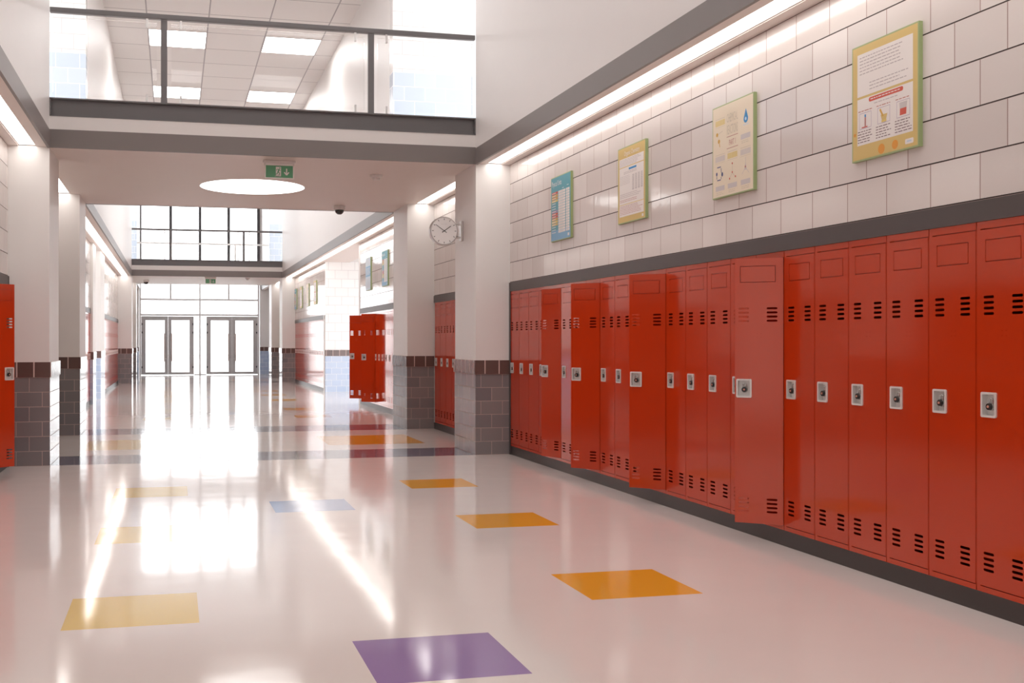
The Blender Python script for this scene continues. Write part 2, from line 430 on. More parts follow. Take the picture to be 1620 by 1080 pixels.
soffit(1, YF, YW, True); soffit(-1, YF, YW, True)

def upper_wall(side, y0, y1):
    s = side; X = XR if s > 0 else XL
    box_obj('wall_upper_right' if s > 0 else 'wall_upper_left', X, X + s * .3, y0, y1, ZS + .172, ZC, 'plaster')
for s in (1, -1):
    upper_wall(s, Y0, YA); upper_wall(s, YB + .25, YE); upper_wall(s, YF + .25, YW)
structure(MB.build((lambda m: (m.box(-8.5, 10.5, Y0 - .3, YW + .3, ZC, ZC + .2, 'ceil'), m)[1])(MB()), 'ceiling'), 'suspended ceiling of square white tiles above the bridges')
# upper landings beside the bridges
for y0, y1 in ((YA, YB), (YE, YF)):
    for s in (1, -1):
        X = XR if s > 0 else XL; F = 10.4 if s > 0 else -8.4
        nm = 'right' if s > 0 else 'left'
        mb = MB(); mb.box(X, F, y0, y1, ZS + .21, ZD, 'plaster'); structure(mb.build('floor_upper_' + nm))
        mb = MB(); mb.box(X, F, y1, y1 + .25, 5.5, ZC, 'crosstile'); mb.box(X, F, y1 - .004, y1 + .25, ZS + .172, 5.5, 'bluetile')
        structure(mb.build('wall_landing_' + nm), 'white tiled landing wall with pale blue lower tiles')
        mb = MB(); mb.box(X + s * .3, F, y0 - .25, y0, ZD, ZC, 'plaster'); structure(mb.build('wall_landing_' + nm))
# bridges: deck, bands, steel edge beam
def bridge(y0, y1):
    mb = MB()
    mb.box(XL, XR, y0 + .01, y1 - .01, ZS, ZS + .30, 'soffit'); mb.box(XL, XR, y0 + .1, y1 - .1, ZS + .30, ZD, 'soffit')
    structure(mb.build('bridge_deck'), 'bridge deck with plain soffit spanning the corridor')
    for sgn, y in ((-1, y0), (1, y1)):
        mb = MB()
        mb.box(XL, XR, y, y - sgn * .03, ZS - .004, ZS + .185, 'fascia')
        mb.box(XL, XR, y - sgn * .004, y - sgn * .03, ZS + .185, ZS + .322, 'plaster')
        TR[0] += 1; structure(mb.build('trim_%d' % TR[0]), 'grey and white fascia bands of the bridge')
        mb = MB()
        z0, z1 = ZS + .322, ZD + .015
        mb.box(XL, XR, y, y - sgn * .09, z0, z0 + .012, 'steel'); mb.box(XL, XR, y, y - sgn * .09, z1 - .014, z1, 'steel'); mb.box(XL, XR, y - sgn * .045, y - sgn * .06, z0 + .012, z1 - .014, 'steel')
        for xx in (XL, XR - .012): mb.box(xx, xx + .012, y, y - sgn * .06, z0, z1, 'steel')
        TR[0] += 1; structure(mb.build('trim_%d' % TR[0]), 'grey steel channel along the bridge edge')
bridge(YA, YB); bridge(YE, YF)

def railing(y, label, light=False):
    e = empty('railing', label, 'railing', (XC, y, ZD + .015))
    def bx(name, x0, x1, yy0, yy1, z0, z1, m, r=None):
        mb = MB()
        if r: mb.bbox(x0 - XC, x1 - XC, yy0, yy1, z0, z1, m, r)
        else: mb.box(x0 - XC, x1 - XC, yy0, yy1, z0, z1, m)
        return mb.build(name, e)
    H = .945
    bx('top_rail', XL, XR, -.03, .03, H - .055, H, 'alu' if light else 'steel', .006)
    posts = (-.101, 2.135)
    for p in posts: bx('post', p - .033, p + .033, -.02, .02, 0, H - .055, 'alu' if light else 'steel')
    edges = [XL + .03, posts[0] - .075, posts[0] + .075, posts[1] - .075, posts[1] + .075, XR - .03]
    for i in (0, 2, 4):
        bx('glass_panel', edges[i], edges[i + 1], -.006, .006, .04, H - .095, 'railglass')
    for i in (1, 2, 3, 4):
        off = -.10 if i in (1, 3) else .10
        cx = edges[i] + off
        for z0, z1 in ((H - .15, H - .05), (0.0, .09)):
            bx('glass_clamp', cx - .012, cx + .012, -.018, .018, z0, z1, 'alu', .004)
railing(YA + .05, 'grey railing with glass panels on the near bridge')
railing(YE + .05, 'grey railing with glass panels on the front edge of the far bridge')
railing(YF - .05, 'pale railing with glass panels on the back edge of the far bridge', True)

# ------------------------------------------------------------------ lockers
LW = PITCH - .002
DOORW = .298
def slots(side):
    L = []
    for c in (.0725, .248):
        pass
    return L
def make_locker(s):
    """s = +1 for the right-hand row (front faces -X), -1 for the left-hand row.  w: 0 hinge end .. far end; d: out of the front."""
    fn = lambda a, b, d: (-s * d, a, b)
    def bx(mb, w0, w1, d0, d1, z0, z1, m): mb.box(-s * d0, -s * d1, w0, w1, z0, z1, m)
    e = empty('locker', 'x', 'locker')
    z0, z1 = .0975, 1.8545
    mb = MB()
    bx(mb, .001, .004, -.44, 0, z0, z1, 'red'); bx(mb, LW - .003, LW, -.44, 0, z0, z1, 'red')
    bx(mb, .001, LW, -.44, -.437, z0, z1, 'redshade'); bx(mb, .001, LW, -.437, 0, z0, z0 + .0265, 'red'); bx(mb, .001, LW, -.437, 0, z1 - .036, z1, 'red')
    bx(mb, LW - .024, LW - .003, -.03, 0, z0 + .0265, z1 - .036, 'red')
    bx(mb, .004, LW - .024, -.03, -.024, z0 + .0265, z0 + .05, 'redshade'); bx(mb, .004, LW - .024, -.03, -.024, z1 - .06, z1 - .036, 'redshade')
    mb.build('cabinet', e)
    # door, origin on the hinge line
    mb = MB()
    dz0, dz1 = z0 + .0305, z1 - .0400
    outer = [(0.003, dz0), (DOORW, dz0), (DOORW, dz1), (0.003, dz1)]
    holes = []
    plate = (DOORW - .104, DOORW - .009, .927, 1.046)
    rect = (.049, .266, 1.661, 1.766)
    holes.append(rr(plate[0] + .006, plate[1] - .006, plate[2] + .006, plate[3] - .006, .006, 2))
    holes.append([(rect[0], rect[2]), (rect[1], rect[2]), (rect[1], rect[3]), (rect[0], rect[3])])
    for cols in ((.038, .103), (.212, .277)):
        for base in (1.4165, .2055):
            for k in range(4):
                zc = base + .0262 * k
                holes.append(rr(cols[0], cols[1], zc - .0066, zc + .0066, .0064, 3))
    for dx in (-.0125, .0125):
        for dz in (1.3135, 1.3365):
            holes.append([(.15 + dx + .0019 * math.cos(t * PI / 3), dz + .0019 * math.sin(t * PI / 3)) for t in range(6)])
    mb.sheet([outer] + holes, fn, -.002, .0005, 'red')
    for w0, w1, b0, b1 in ((.003, .005, dz0, dz1), (DOORW - .002, DOORW, dz0, dz1), (.0035, DOORW - .002, dz0, dz0 + .002), (.0035, DOORW - .002, dz1 - .002, dz1)):
        bx(mb, w0, w1, -.018, -.002, b0, b1, 'red')
    # pressed name panel in its groove
    g = .0034
    bx(mb, rect[0] + g, rect[1] - g, -.003, .0008, rect[2] + g, rect[3] - g, 'red')
    bx(mb, rect[0] - .008, rect[1] + .008, -.013, -.011, rect[2] - .008, rect[3] + .008, 'redshade')
    door = mb.build('door', e, (0, .003, 0))
    # lock plate: rounded rim round a recessed cup
    mb = MB()
    p = plate
    rim = rr(p[0], p[1], p[2], p[3], .008, 4); inn = rr(p[0] + .010, p[1] - .010, p[2] + .010, p[3] - .010, .004, 4)
    mb.sheet([rim, inn], fn, .0005, .0075, 'plate')
    inn2 = rr(p[0] + .008, p[1] - .008, p[2] + .008, p[3] - .008, .004, 4)
    mb.sheet([inn2, inn], fn, -.024, .0005, 'plate')
    mb.sheet([inn2], fn, -.027, -.024, 'plate')
    lp = mb.build('lock_plate', door); lp['label'] = 'silver lock plate'
    mb = MB()
    cw = (p[0] + p[1]) / 2 - .002; cz = (p[2] + p[3]) / 2 - .008
    r = .0125
    pts = [fn(cw - r, cz, -.010)] + [fn(cw + r * math.cos(PI - PI * t / 8), cz + .027 + r * math.sin(PI * t / 8), -.010) for t in range(9)] + [fn(cw + r, cz, -.010)]
    mb.tube(pts, .0035, 'lockbody', 8)
    o = fn(cw, cz, -.022); ax = (-s, 0, 0)
    mb.lathe([(.019, 0), (.019, .018), (.0175, .0205)], o, ax, 'lockbody', 24)
    mb.lathe([(.0168, .0205), (.0162, .030), (.015, .0315)], o, ax, 'dial', 24)
    mb.lathe([(.0062, .0315), (.0055, .035)], o, ax, 'dialdot', 16)
    lk = mb.build('combination_lock', door, smooth=True); lk['label'] = 'combination padlock with black dial'
    return e
def copy_tree(o, parent=None):
    c = o.copy(); COL.objects.link(c)
    if parent: c.parent = parent
    for ch in list(o.children): copy_tree(ch, c)
    return c
PROTO = {1: make_locker(1), -1: make_locker(-1)}
USED = {1: False, -1: False}
def place(s, y, label, group, ang=0):
    if USED[s]: o = copy_tree(PROTO[s])
    else: o = PROTO[s]; USED[s] = True
    o.location = (KR - .001 if s > 0 else KL + .001, y, 0)
    o['label'] = label; o['group'] = group
    for ch in o.children:
        if ch.name.split('.')[0] == 'door': ch.rotation_euler = (0, 0, math.radians(ang) * s)
    return o
def row(s, top, n, opened, text, group, skip=()):
    for k in range(n):
        a = opened.get(k, 0)
        st = ('wide-open red locker' if a > 50 else 'half-open red locker' if a > 30 else 'slightly open red locker') if a else 'closed red locker'
        place(s, top - PITCH * (k + 1), '%s, %s %s' % (st, ORD[k + 1], text), group, a)
row(1, YA - .001, 25, {16: 52, 11: 46, 7: 39, 4: 21}, 'from the near right pillar in the front row', 'red lockers in the near right row')
row(1, 15.06, 8, {}, 'from the back between the two right pillars under the clock', 'red lockers between the right pillars')
row(1, 21.42, 16, {0: 58, 4: 52}, 'from the side passage in the second right row', 'red lockers beyond the right pillars')
row(1, YE - .02, 20, {}, 'from the far right pillar in the distant row', 'red lockers in the far right row')
row(-1, YA - .001, 23, {3: 46}, 'from the near left pillar in the left row', 'red lockers in the near left row')
row(-1, 22.43, 19, {}, 'from the side passage in the middle left row', 'red lockers beyond the left pillars')
row(-1, YE - .02, 22, {}, 'from the far left pillar in the distant row', 'red lockers in the far left row')

# ------------------------------------------------------------------ posters
def text_mesh(body, size, width=None):
    cu = bpy.data.curves.new('t', 'FONT'); cu.body = body; cu.size = size; cu.resolution_u = 2
    o = bpy.data.objects.new('t', cu); COL.objects.link(o)
    me = bpy.data.meshes.new_from_object(o.evaluated_get(bpy.context.evaluated_depsgraph_get()))
    vs = [v.co.copy() for v in me.vertices]; fs = [tuple(p.vertices) for p in me.polygons]
    bpy.data.objects.remove(o); bpy.data.curves.remove(cu); bpy.data.meshes.remove(me)
    if width and vs:
        w = max(v.x for v in vs) - min(v.x for v in vs); x0 = min(v.x for v in vs)
        for v in vs: v.x = (v.x - x0) * width / w
    return vs, fs
def ink(name, col): 
    if name not in M_: M_[name] = mat(name, col, .4, vary=0)
    return name
ink('ink_teal', (.105, .36, .44)); ink('ink_blue', (.20, .42, .62)); ink('ink_white', (.82, .77, .74)); ink('ink_red', (.62, .09, .05)); ink('ink_orange', (.70, .34, .05))
ink('ink_amber', (.64, .37, .06)); ink('ink_yellow', (.72, .55, .16)); ink('ink_mauve', (.36, .26, .42)); ink('ink_cream', (.78, .68, .53)); ink('ink_text', (.48, .42, .42))
ink('ink_dark', (.22, .15, .16)); ink('ink_navy', (.07, .09, .24)); ink('ink_sky', (.03, .26, .58)); ink('ink_gold', (.66, .48, .17)); ink('ink_tan', (.60, .53, .42)); ink('ink_grey', (.60, .55, .54)); ink('ink_tangerine', (.72, .30, .03)); ink('frame_green', (.34, .42, .20)); ink('ink_rose', (.50, .22, .20)); ink('ink_paleblue', (.55, .66, .76))
PW, PH, PD = .545, .642, .024
class Poster:
    """u: viewer's right, v: up, both from the panel's centre"""
    def __init__(s): s.mb = MB(); s.lv = .0004
    def p(s, u, v, d): return (-d, -u, v)
    def rect(s, u0, u1, v0, v1, m, lv=1):
        d = PD + s.lv * lv
        s.mb.add([s.p(u0, v0, d), s.p(u1, v0, d), s.p(u1, v1, d), s.p(u0, v1, d)], [(0, 1, 2, 3)], m)
    def poly(s, pts, m, lv=3):
        d = PD + s.lv * lv; s.mb.add([s.p(u, v, d) for u, v in pts], [tuple(range(len(pts)))], m)
    def disc(s, u, v, r, m, lv=3, ry=None): s.poly([(u + r * math.cos(2 * PI * i / 14), v + (ry or r) * math.sin(2 * PI * i / 14)) for i in range(14)], m, lv)
    def line(s, a, b, w, m, lv=3):
        d = Vector((b[0] - a[0], b[1] - a[1])); n = Vector((-d.y, d.x)).normalized() * w / 2
        s.poly([(a[0] + n.x, a[1] + n.y), (a[0] - n.x, a[1] - n.y), (b[0] - n.x, b[1] - n.y), (b[0] + n.x, b[1] + n.y)], m, lv)
    def lines(s, u0, u1, v_top, n, pitch, h, m, lv=2, rag=.25):
        for i in range(n):
            u = u0; end = u1 - (random.random() * rag * (u1 - u0))
            while u < end - .004:
                L = random.uniform(.012, .035); e = min(u + L, end); s.rect(u, e, v_top - i * pitch - h, v_top - i * pitch, m, lv); u = e + .006
    def text(s, body, u, v, size, m, width=None, lv=3, center=False):
        vs, fs = text_mesh(body, size, width)
        if not vs: return
        off = -(max(x.x for x in vs) + min(x.x for x in vs)) / 2 if center else 0
        d = PD + s.lv * lv; s.mb.add([s.p(u + x.x + off, v + x.y, d) for x in vs], fs, m)
def poster(label, yc, zc, design, group='framed posters on the tiled wall', first=None):
    e = empty('poster', label, 'poster', (KR, yc, zc), group)
    mb = MB(); mb.box(-PD, -.0005, -PW / 2, PW / 2, -PH / 2, PH / 2, 'frame_green'); b = mb.build('frame', e); b['label'] = 'pale green edged panel'
    P = Poster(); design(P); P.mb.build('print', e, fix=False)
    return e
W2, H2 = PW / 2 - .008, PH / 2 - .008
def d_units(P):
    P.rect(-W2, W2, -H2, H2, 'ink_teal'); P.rect(-W2, W2, -H2, -H2 + .10, 'ink_blue', 2)
    P.text('Physical Units', -W2 + .02, H2 - .085, .075, 'ink_white', .27)
    P.rect(.04, .09, .185, .19, 'ink_white', 2); P.rect(.17, .22, .197, .202, 'ink_white', 2)
    cols = ['ink_red', 'ink_amber', 'ink_orange', 'ink_yellow', None, None, None, 'ink_mauve', 'ink_red', 'ink_red', 'ink_amber', 'ink_yellow', 'ink_gold', None, None, None]
    for i in range(16):
        v = .17 - i * .0262
        if cols[i]: P.rect(-W2 + .022, -.075, v - .021, v, cols[i], 3)
        P.rect(-W2 + .026, -.13, v - .014, v - .008, 'ink_white', 4)
        P.rect(-.06, .13, v - .0225, v, 'ink_white', 3); P.rect(.148, W2 - .022, v - .0225, v, 'ink_white', 3)
        P.rect(-.045, .06 + .05 * random.random(), v - .014, v - .009, 'ink_grey', 4); P.rect(.165, .21, v - .014, v - .009, 'ink_grey', 4)
    P.rect(W2 - .07, W2 - .03, -H2 + .018, -H2 + .045, 'ink_white', 4)
def d_organic(P):
    P.rect(-W2, W2, -H2, H2, 'ink_gold')
    P.text('Organic Chemistry', -.14, H2 - .068, .055, 'ink_white', .30)
    P.rect(-W2 + .025, W2 - .025, .155, .225, 'ink_white', 2); P.lines(-W2 + .035, W2 - .04, .215, 5, .012, .004, 'ink_text', 3)
    P.rect(-W2 + .025, W2 - .025, -.265, .148, 'ink_white', 2)
    P.rect(-.05, .10, .118, .135, 'ink_sky', 3); P.lines(-.15, .18, .108, 2, .012, .004, 'ink_text', 3)
    for i in range(6): P.lines(-W2 + .04, -.02, .075 - i * .013, 1, .012, .004, 'ink_grey', 3)
    for c in range(4): P.rect(.02 + c * .055, .055 + c * .055, -.06, .07, 'ink_grey', 3); P.lines(.024 + c * .055, .052 + c * .055, .06, 8, .014, .004, 'ink_white', 4, 0)
    P.lines(-W2 + .04, W2 - .04, -.075, 3, .014, .004, 'ink_text', 3); P.lines(-W2 + .04, W2 - .06, -.125, 2, .013, .004, 'ink_rose', 3)
    P.rect(-W2 + .025, W2 - .025, -.168, -.163, 'ink_yellow', 3)
    P.lines(-W2 + .04, W2 - .04, -.178, 6, .013, .004, 'ink_rose', 3)
    P.rect(W2 - .06, W2 - .03, -H2 + .012, -H2 + .034, 'ink_white', 3)
def d_reactions(P):
    P.rect(-W2, W2, -H2, H2, 'ink_cream')
    P.text('CHEMICAL', 0.0, .185, .085, 'ink_tan', .145, center=True); P.text('REACTIONS', 0, .102, .092, 'ink_tan', .145, center=True)
    P.line((-.075, .085), (.075, .085), .004, 'ink_rose'); P.text('PART 1', 0, .025, .055, 'ink_rose', .085, center=True); P.line((-.075, .005), (.075, .005), .004, 'ink_rose')
    def col(u, v, head, m): P.rect(u - .065, u + .065, v + .055, v + .058, 'ink_tan', 2); P.rect(u - .065, u + .065, v - .002, v + .0, 'ink_tan', 2); [P.rect(u - .062 + i * .0145, u - .052 + i * .0145, v + .008, v + .046, m, 2) for i in range(9)]
    col(-.165, .175, '', 'ink_yellow'); col(-.165, -.075, '', 'ink_grey'); col(0, -.075, '', 'ink_yellow'); col(.17, -.08, '', 'ink_grey')
    # water drop
    P.disc(.175, .165, .028, 'ink_sky'); P.poly([(.147, .17), (.203, .17), (.175, .235)], 'ink_sky', 2); P.disc(.175, .165, .011, 'ink_paleblue', 4)
    P.rect(.14, .21, .125, .130, 'ink_paleblue', 2)
    # small molecules
    P.disc(-.205, .125, .014, 'ink_amber', 4); P.line((-.19, .128), (-.13, .14), .004, 'ink_tan'); P.disc(-.18, .075, .015, 'ink_amber', 4); P.line((-.175, .06), (-.168, .035), .007, 'ink_amber')
    for u, v in ((0, -.245), (.17, -.245), (.17, .06), (-.165, -.245)):
        P.rect(u - .06, u + .06, v - .026, v + .008, 'ink_grey', 2); P.lines(u - .05, u + .05, v - .036, 2, .012, .004, 'ink_tan', 2)
    for a, b in (((-.205, -.105), (-.155, -.105)), ((-.15, -.115), (-.15, -.145)), ((-.205, -.195), (-.155, -.195)), ((-.21, -.165), (-.21, -.185)), ((-.15, -.175), (-.15, -.19))): P.line(a, b, .007, 'ink_navy')
    P.disc(-.21, -.15, .010, 'ink_navy', 4, .014); P.disc(-.135, -.16, .012, 'ink_navy', 4, .016)
    P.line((0, -.10), (0, -.175), .004, 'ink_tan'); P.line((0, -.17), (-.04, -.205), .004, 'ink_tan'); P.line((0, -.17), (.045, -.205), .004, 'ink_tan')
    for u, v in ((0, -.105), (0, -.165), (-.035, -.205), (.042, -.20)): P.disc(u, v, .007, 'ink_red', 4)
    P.line((.17, -.09), (.17, -.16), .004, 'ink_grey'); P.poly([(.155, -.175), (.185, -.175), (.17, -.12)], 'ink_grey', 2); P.line((.17, -.16), (.125, -.20), .004, 'ink_grey'); P.line((.17, -.16), (.215, -.20), .004, 'ink_grey')
    P.disc(.17, -.155, .008, 'ink_rose', 4)
def d_lab(P):
    P.rect(-W2, W2, -H2, H2, 'ink_gold')
    for u, v, r in ((-W2 + .018, -.17, .018), (-.02, -.285, .05), (.09, -.28, .045)):
        P.disc(u, max(v, -H2 + r * .6), r * .55, 'ink_tangerine', 2)
    P.rect(-W2 + .04, W2 - .035, .035, .27, 'ink_white', 2); P.rect(-W2 + .04, W2 - .035, -.235, .022, 'ink_white', 2)
    P.lines(-W2 + .06, W2 - .06, .25, 6, .018, .005, 'ink_text', 3); P.lines(-.12, W2 - .06, .10, 3, .018, .005, 'ink_text', 3)
    P.poly(rr(-.125, .155, -.008, .016, .011, 3), 'ink_red', 3)
    P.lines(-.11, .14, .007, 1, .01, .005, 'ink_white', 4, .05); P.lines(-.08, .11, -.022, 1, .01, .004, 'ink_text', 3, .05)
    for i, u in enumerate((-.155, .0, .155)):
        P.lines(u - .06, u + .06, -.045, 1, .01, .005, 'ink_rose', 3, .1)
        for a, b in (((u - .05, -.06), (u + .05, -.06)), ((u - .05, -.145), (u + .05, -.145)), ((u - .05, -.06), (u - .05, -.145)), ((u + .05, -.06), (u + .05, -.145))): P.line(a, b, .002, 'ink_mauve')
        P.lines(u - .065, u + .065, -.158, 5, .0145, .005, 'ink_dark', 3, .3)
    u = -.155; P.rect(u - .006, u + .006, -.135, -.085, 'ink_rose', 4); P.rect(u - .006, u + .006, -.085, -.07, 'ink_sky', 4); P.rect(u - .03, u + .02, -.142, -.136, 'ink_red', 5)
    P.poly([(-.025, -.10), (.03, -.10), (.02, -.13), (-.015, -.13)], 'ink_gold', 4); P.rect(-.018, .022, -.142, -.13, 'ink_yellow', 4); P.line((-.03, -.068), (-.005, -.11), .012, 'ink_amber', 5)
    u = .155; P.poly([(u - .026, -.135), (u + .024, -.135), (u + .026, -.10), (u - .024, -.10)], 'ink_red', 4); P.poly([(u - .026, -.10), (u + .026, -.10), (u + .032, -.068), (u - .03, -.068)], 'ink_grey', 4)
    P.poly(rr(W2 - .095, W2 - .03, -H2 + .018, -H2 + .045, .006, 2), 'ink_white', 3); P.rect(W2 - .08, W2 - .045, -H2 + .028, -H2 + .036, 'ink_paleblue', 4)
def d_bluechart(P):
    P.rect(-W2, W2, -H2, H2, 'ink_paleblue'); P.rect(-W2, W2, -.05, .15, 'ink_blue', 2); P.lines(-W2 + .03, W2 - .03, .28, 5, .024, .008, 'ink_white', 3); P.lines(-W2 + .03, W2 - .03, .12, 6, .024, .009, 'ink_white', 3); P.lines(-W2 + .03, W2 - .03, -.09, 8, .024, .008, 'ink_grey', 3)
ZP = 2.607
poster('teal poster titled Physical Units with a coloured table, nearest the clock pillar', 9.822, ZP, d_units)
poster('orange bordered poster titled Organic Chemistry on the near tiled wall', 8.171, ZP, d_organic)
poster('cream poster of chemical reactions with a blue water drop', 6.538, ZP, d_reactions)
poster('orange poster with a red banner and three laboratory sketches', 4.96, ZP, d_lab)
g2 = 'posters on the tiled wall beyond the right pillars'
poster('blue poster nearer the camera of the two beyond the right pillars', 18.73, ZP, d_units, g2)
poster('pale blue poster next to the side passage beyond the right pillars', 20.41, ZP, d_bluechart, g2)
g3 = 'posters on the far right tiled wall'
poster('small distant teal poster beside the far right pillar', 33.08, ZP, d_units, g3)
poster('small distant orange poster, second from the far right pillar', 31.65, ZP, d_organic, g3)
poster('small distant cream poster, third from the far right pillar', 30.05, ZP, d_reactions, g3)
poster('small distant orange poster nearest the right side passage', 28.42, ZP, d_lab, g3)

# ------------------------------------------------------------------ clock on its bracket
cx, cy, cz, cr = 3.098, 12.06, 2.585, .168
ck = empty('wall_clock', 'round double-faced clock on a bracket from the right pillar', 'clock', (cx, cy, cz))
mb = MB(); mb.lathe([(cr - .006, -.042), (cr, -.036), (cr, .036), (cr - .006, .042)], (0, 0, 0), (0, 1, 0), 'clockcase', 64); mb.build('case', ck, smooth=True)
for sg in (-1, 1):
    mb = MB(); mb.lathe([(cr - .013, 0), (cr - .014, .0025)], (0, sg * .042, 0), (0, sg, 0), 'clockface', 64)
    yy = sg * .0455
    def hand(mb, ang, l0, l1, w0, w1, m='black', off=.0):
        a = math.radians(ang) * (1 if sg < 0 else -1); d = Vector((math.sin(a), 0, math.cos(a))); n = Vector((math.cos(a), 0, -math.sin(a)))
        q = [d * l0 + n * w0, d * l0 - n * w0, d * l1 - n * w1, d * l1 + n * w1]
        y0, y1 = yy + sg * off, yy + sg * (off + .001)
        mb.add([(v.x, y0, v.z) for v in q] + [(v.x, y1, v.z) for v in q], [(0, 1, 2, 3), (7, 6, 5, 4), (0, 4, 5, 1), (1, 5, 6, 2), (2, 6, 7, 3), (3, 7, 4, 0)], m)
    for i in range(60):
        if i % 5 == 0: hand(mb, i * 6, cr * .76, cr * .875, .0032, .0032, 'black', -.001)
        else: hand(mb, i * 6, cr * .855, cr * .875, .0009, .0009, 'clockcase', -.001)
    for k in range(9):
        if k != 4: mb.box(-.036 + k * .008, -.031 + k * .008, yy, yy + sg * .0006, .078, .081, 'clockcase')
    mb.build('dial', ck)
    mb = MB(); hand(mb, 54.5, -.032, .098, .0042, .0034, off=.001); mb.build('hour_hand', ck)
    mb = MB(); hand(mb, 305, -.035, .128, .0036, .0026, off=.003); mb.build('minute_hand', ck)
mb = MB(); mb.bbox(.206, XR - cx, -.035, .035, -.115, .125, 'alu', .008); b = mb.build('bracket', ck)
mb = MB()
for z in (.085, -.07): mb.cyl((.13, 0, z), (.212, 0, z), .011, 'alu')
mb.build('bracket_arm', ck, smooth=True)

# ------------------------------------------------------------------ exit signs
def exit_sign(x, y, label):
    e = empty('exit_sign', label, 'sign', (x, y, ZS), 'green exit signs hanging from the bridges')
    mb = MB(); mb.bbox(-.18, .18, -.03, .03, -.032, -.001, 'whiteplastic', .008); mb.build('mounting_bar', e)
    mb = MB(); mb.bbox(-.162, .162, -.012, .012, -.205, -.032, 'signwhite', .004)
    for x0 in (-.166, .15): mb.bbox(x0, x0 + .016, -.015, .015, -.06, -.034, 'whiteplastic', .003)
    mb.build('sign_frame', e)
    mb = MB()
    Y = -.0125
    def q(pts, m, lv): mb.add([(a, Y - .0006 * lv, b) for a, b in pts], [tuple(range(len(pts)))], m)
    def ln(a, b, w, m, lv):
        d = Vector((b[0] - a[0], b[1] - a[1])); n = Vector((-d.y, d.x)).normalized() * w / 2
        q([(a[0] + n.x, a[1] + n.y), (a[0] - n.x, a[1] - n.y), (b[0] - n.x, b[1] - n.y), (b[0] + n.x, b[1] + n.y)], m, lv)
    q([(-.150, -.192), (.150, -.192), (.150, -.058), (-.150, -.058)], 'signgreen', 1)
    q([(-.040, -.178), (.018, -.178), (.018, -.072), (-.040, -.072)], 'signwhite', 2)
    q([(-.054, -.180), (.012, -.180), (.006, -.172), (-.046, -.172)], 'signwhite', 2)
    q([(.004 + .007 * math.cos(t * PI / 6), -.086 + .007 * math.sin(t * PI / 6)) for t in range(12)], 'signgreen', 3)
    ln((-.002, -.097), (-.016, -.132), .014, 'signgreen', 3); ln((-.004, -.100), (-.026, -.100), .006, 'signgreen', 3); ln((-.026, -.100), (-.034, -.113), .006, 'signgreen', 3)
    ln((.0, -.103), (.012, -.114), .006, 'signgreen', 3); ln((-.016, -.130), (.003, -.142), .008, 'signgreen', 3); ln((.003, -.142), (-.006, -.168), .008, 'signgreen', 3)
    ln((-.018, -.130), (-.024, -.150), .008, 'signgreen', 3); ln((-.024, -.150), (-.042, -.154), .007, 'signgreen', 3)
    ln((.080, -.090), (.080, -.155), .012, 'signwhite', 2); ln((.080, -.162), (.054, -.130), .012, 'signwhite', 2); ln((.080, -.162), (.106, -.130), .012, 'signwhite', 2)
    mb.build('pictogram', e, fix=False)['label'] = 'green panel with white running figure and down arrow'
exit_sign(1.145, 11.80, 'green exit sign with running figure and arrow under the near bridge')
exit_sign(1.125, YE + .30, 'small distant green exit sign above the end doors')

# ------------------------------------------------------------------ dome cameras, smoke detectors, round light
def dome(x, y, label, r=.088):
    e = empty('dome_camera', label, 'security camera', (x, y, ZS), 'ceiling dome cameras')
    mb = MB(); mb.lathe([(r, -.001), (r, -.03), (r * .96, -.052), (r * .82, -.062)], (0, 0, 0), (0, 0, 1), 'whiteplastic', 40); mb.build('ceiling_mount', e, smooth=True)
    mb = MB(); mb.lathe([(r * .80 * math.cos(t * PI / 16), -.060 - r * .80 * math.sin(t * PI / 16)) for t in range(9)], (0, 0, 0), (0, 0, 1), 'dkglass', 32); mb.build('dome', e, smooth=True)['label'] = 'dark glossy dome'
dome(2.40, 15.55, 'white dome camera with dark bubble under the near bridge')
dome(-.89, 35.8, 'small distant dome camera left of the end doors', .10)
def smoke(x, y, label):
    e = empty('smoke_detector', label, 'smoke detector', (x, y, ZS), 'ceiling smoke detectors')
    mb = MB(); mb.lathe([(.078, -.001), (.078, -.012), (.070, -.028), (.052, -.034)], (0, 0, 0), (0, 0, 1), 'whiteplastic', 36); mb.build('base', e, smooth=True)
    mb = MB(); mb.lathe([(.046, -.034), (.046, -.05), (.036, -.06), (.0, -.062)], (0, 0, 0), (0, 0, 1), 'whiteplastic', 30); mb.build('sensor_head', e, smooth=True)
smoke(2.39, 12.57, 'white smoke detector on the near bridge soffit')
smoke(2.29, 33.95, 'small distant smoke detector right of the far exit sign')
rl = empty('round_ceiling_light', 'large round white light set in the near bridge soffit', 'ceiling light', (1.0, 13.88, ZS))
mb = MB(); mb.lathe([(.672, -.004), (.672, -.0005)], (0, 0, 0), (0, 0, 1), 'round', 96); mb.build('diffuser', rl)
mb = MB()
n = 96; vs = []; fs = []
for r, z in ((.672, -.0045), (.682, -.0055), (.688, -.0005)):
    vs += [(r * math.cos(2 * PI * i / n), r * math.sin(2 * PI * i / n), z) for i in range(n)]
for j in range(2): fs += [(j * n + i, j * n + (i + 1) % n, (j + 1) * n + (i + 1) % n, (j + 1) * n + i) for i in range(n)]
mb.add(vs, fs, 'whiteplastic'); mb.build('rim', rl, fix=False)

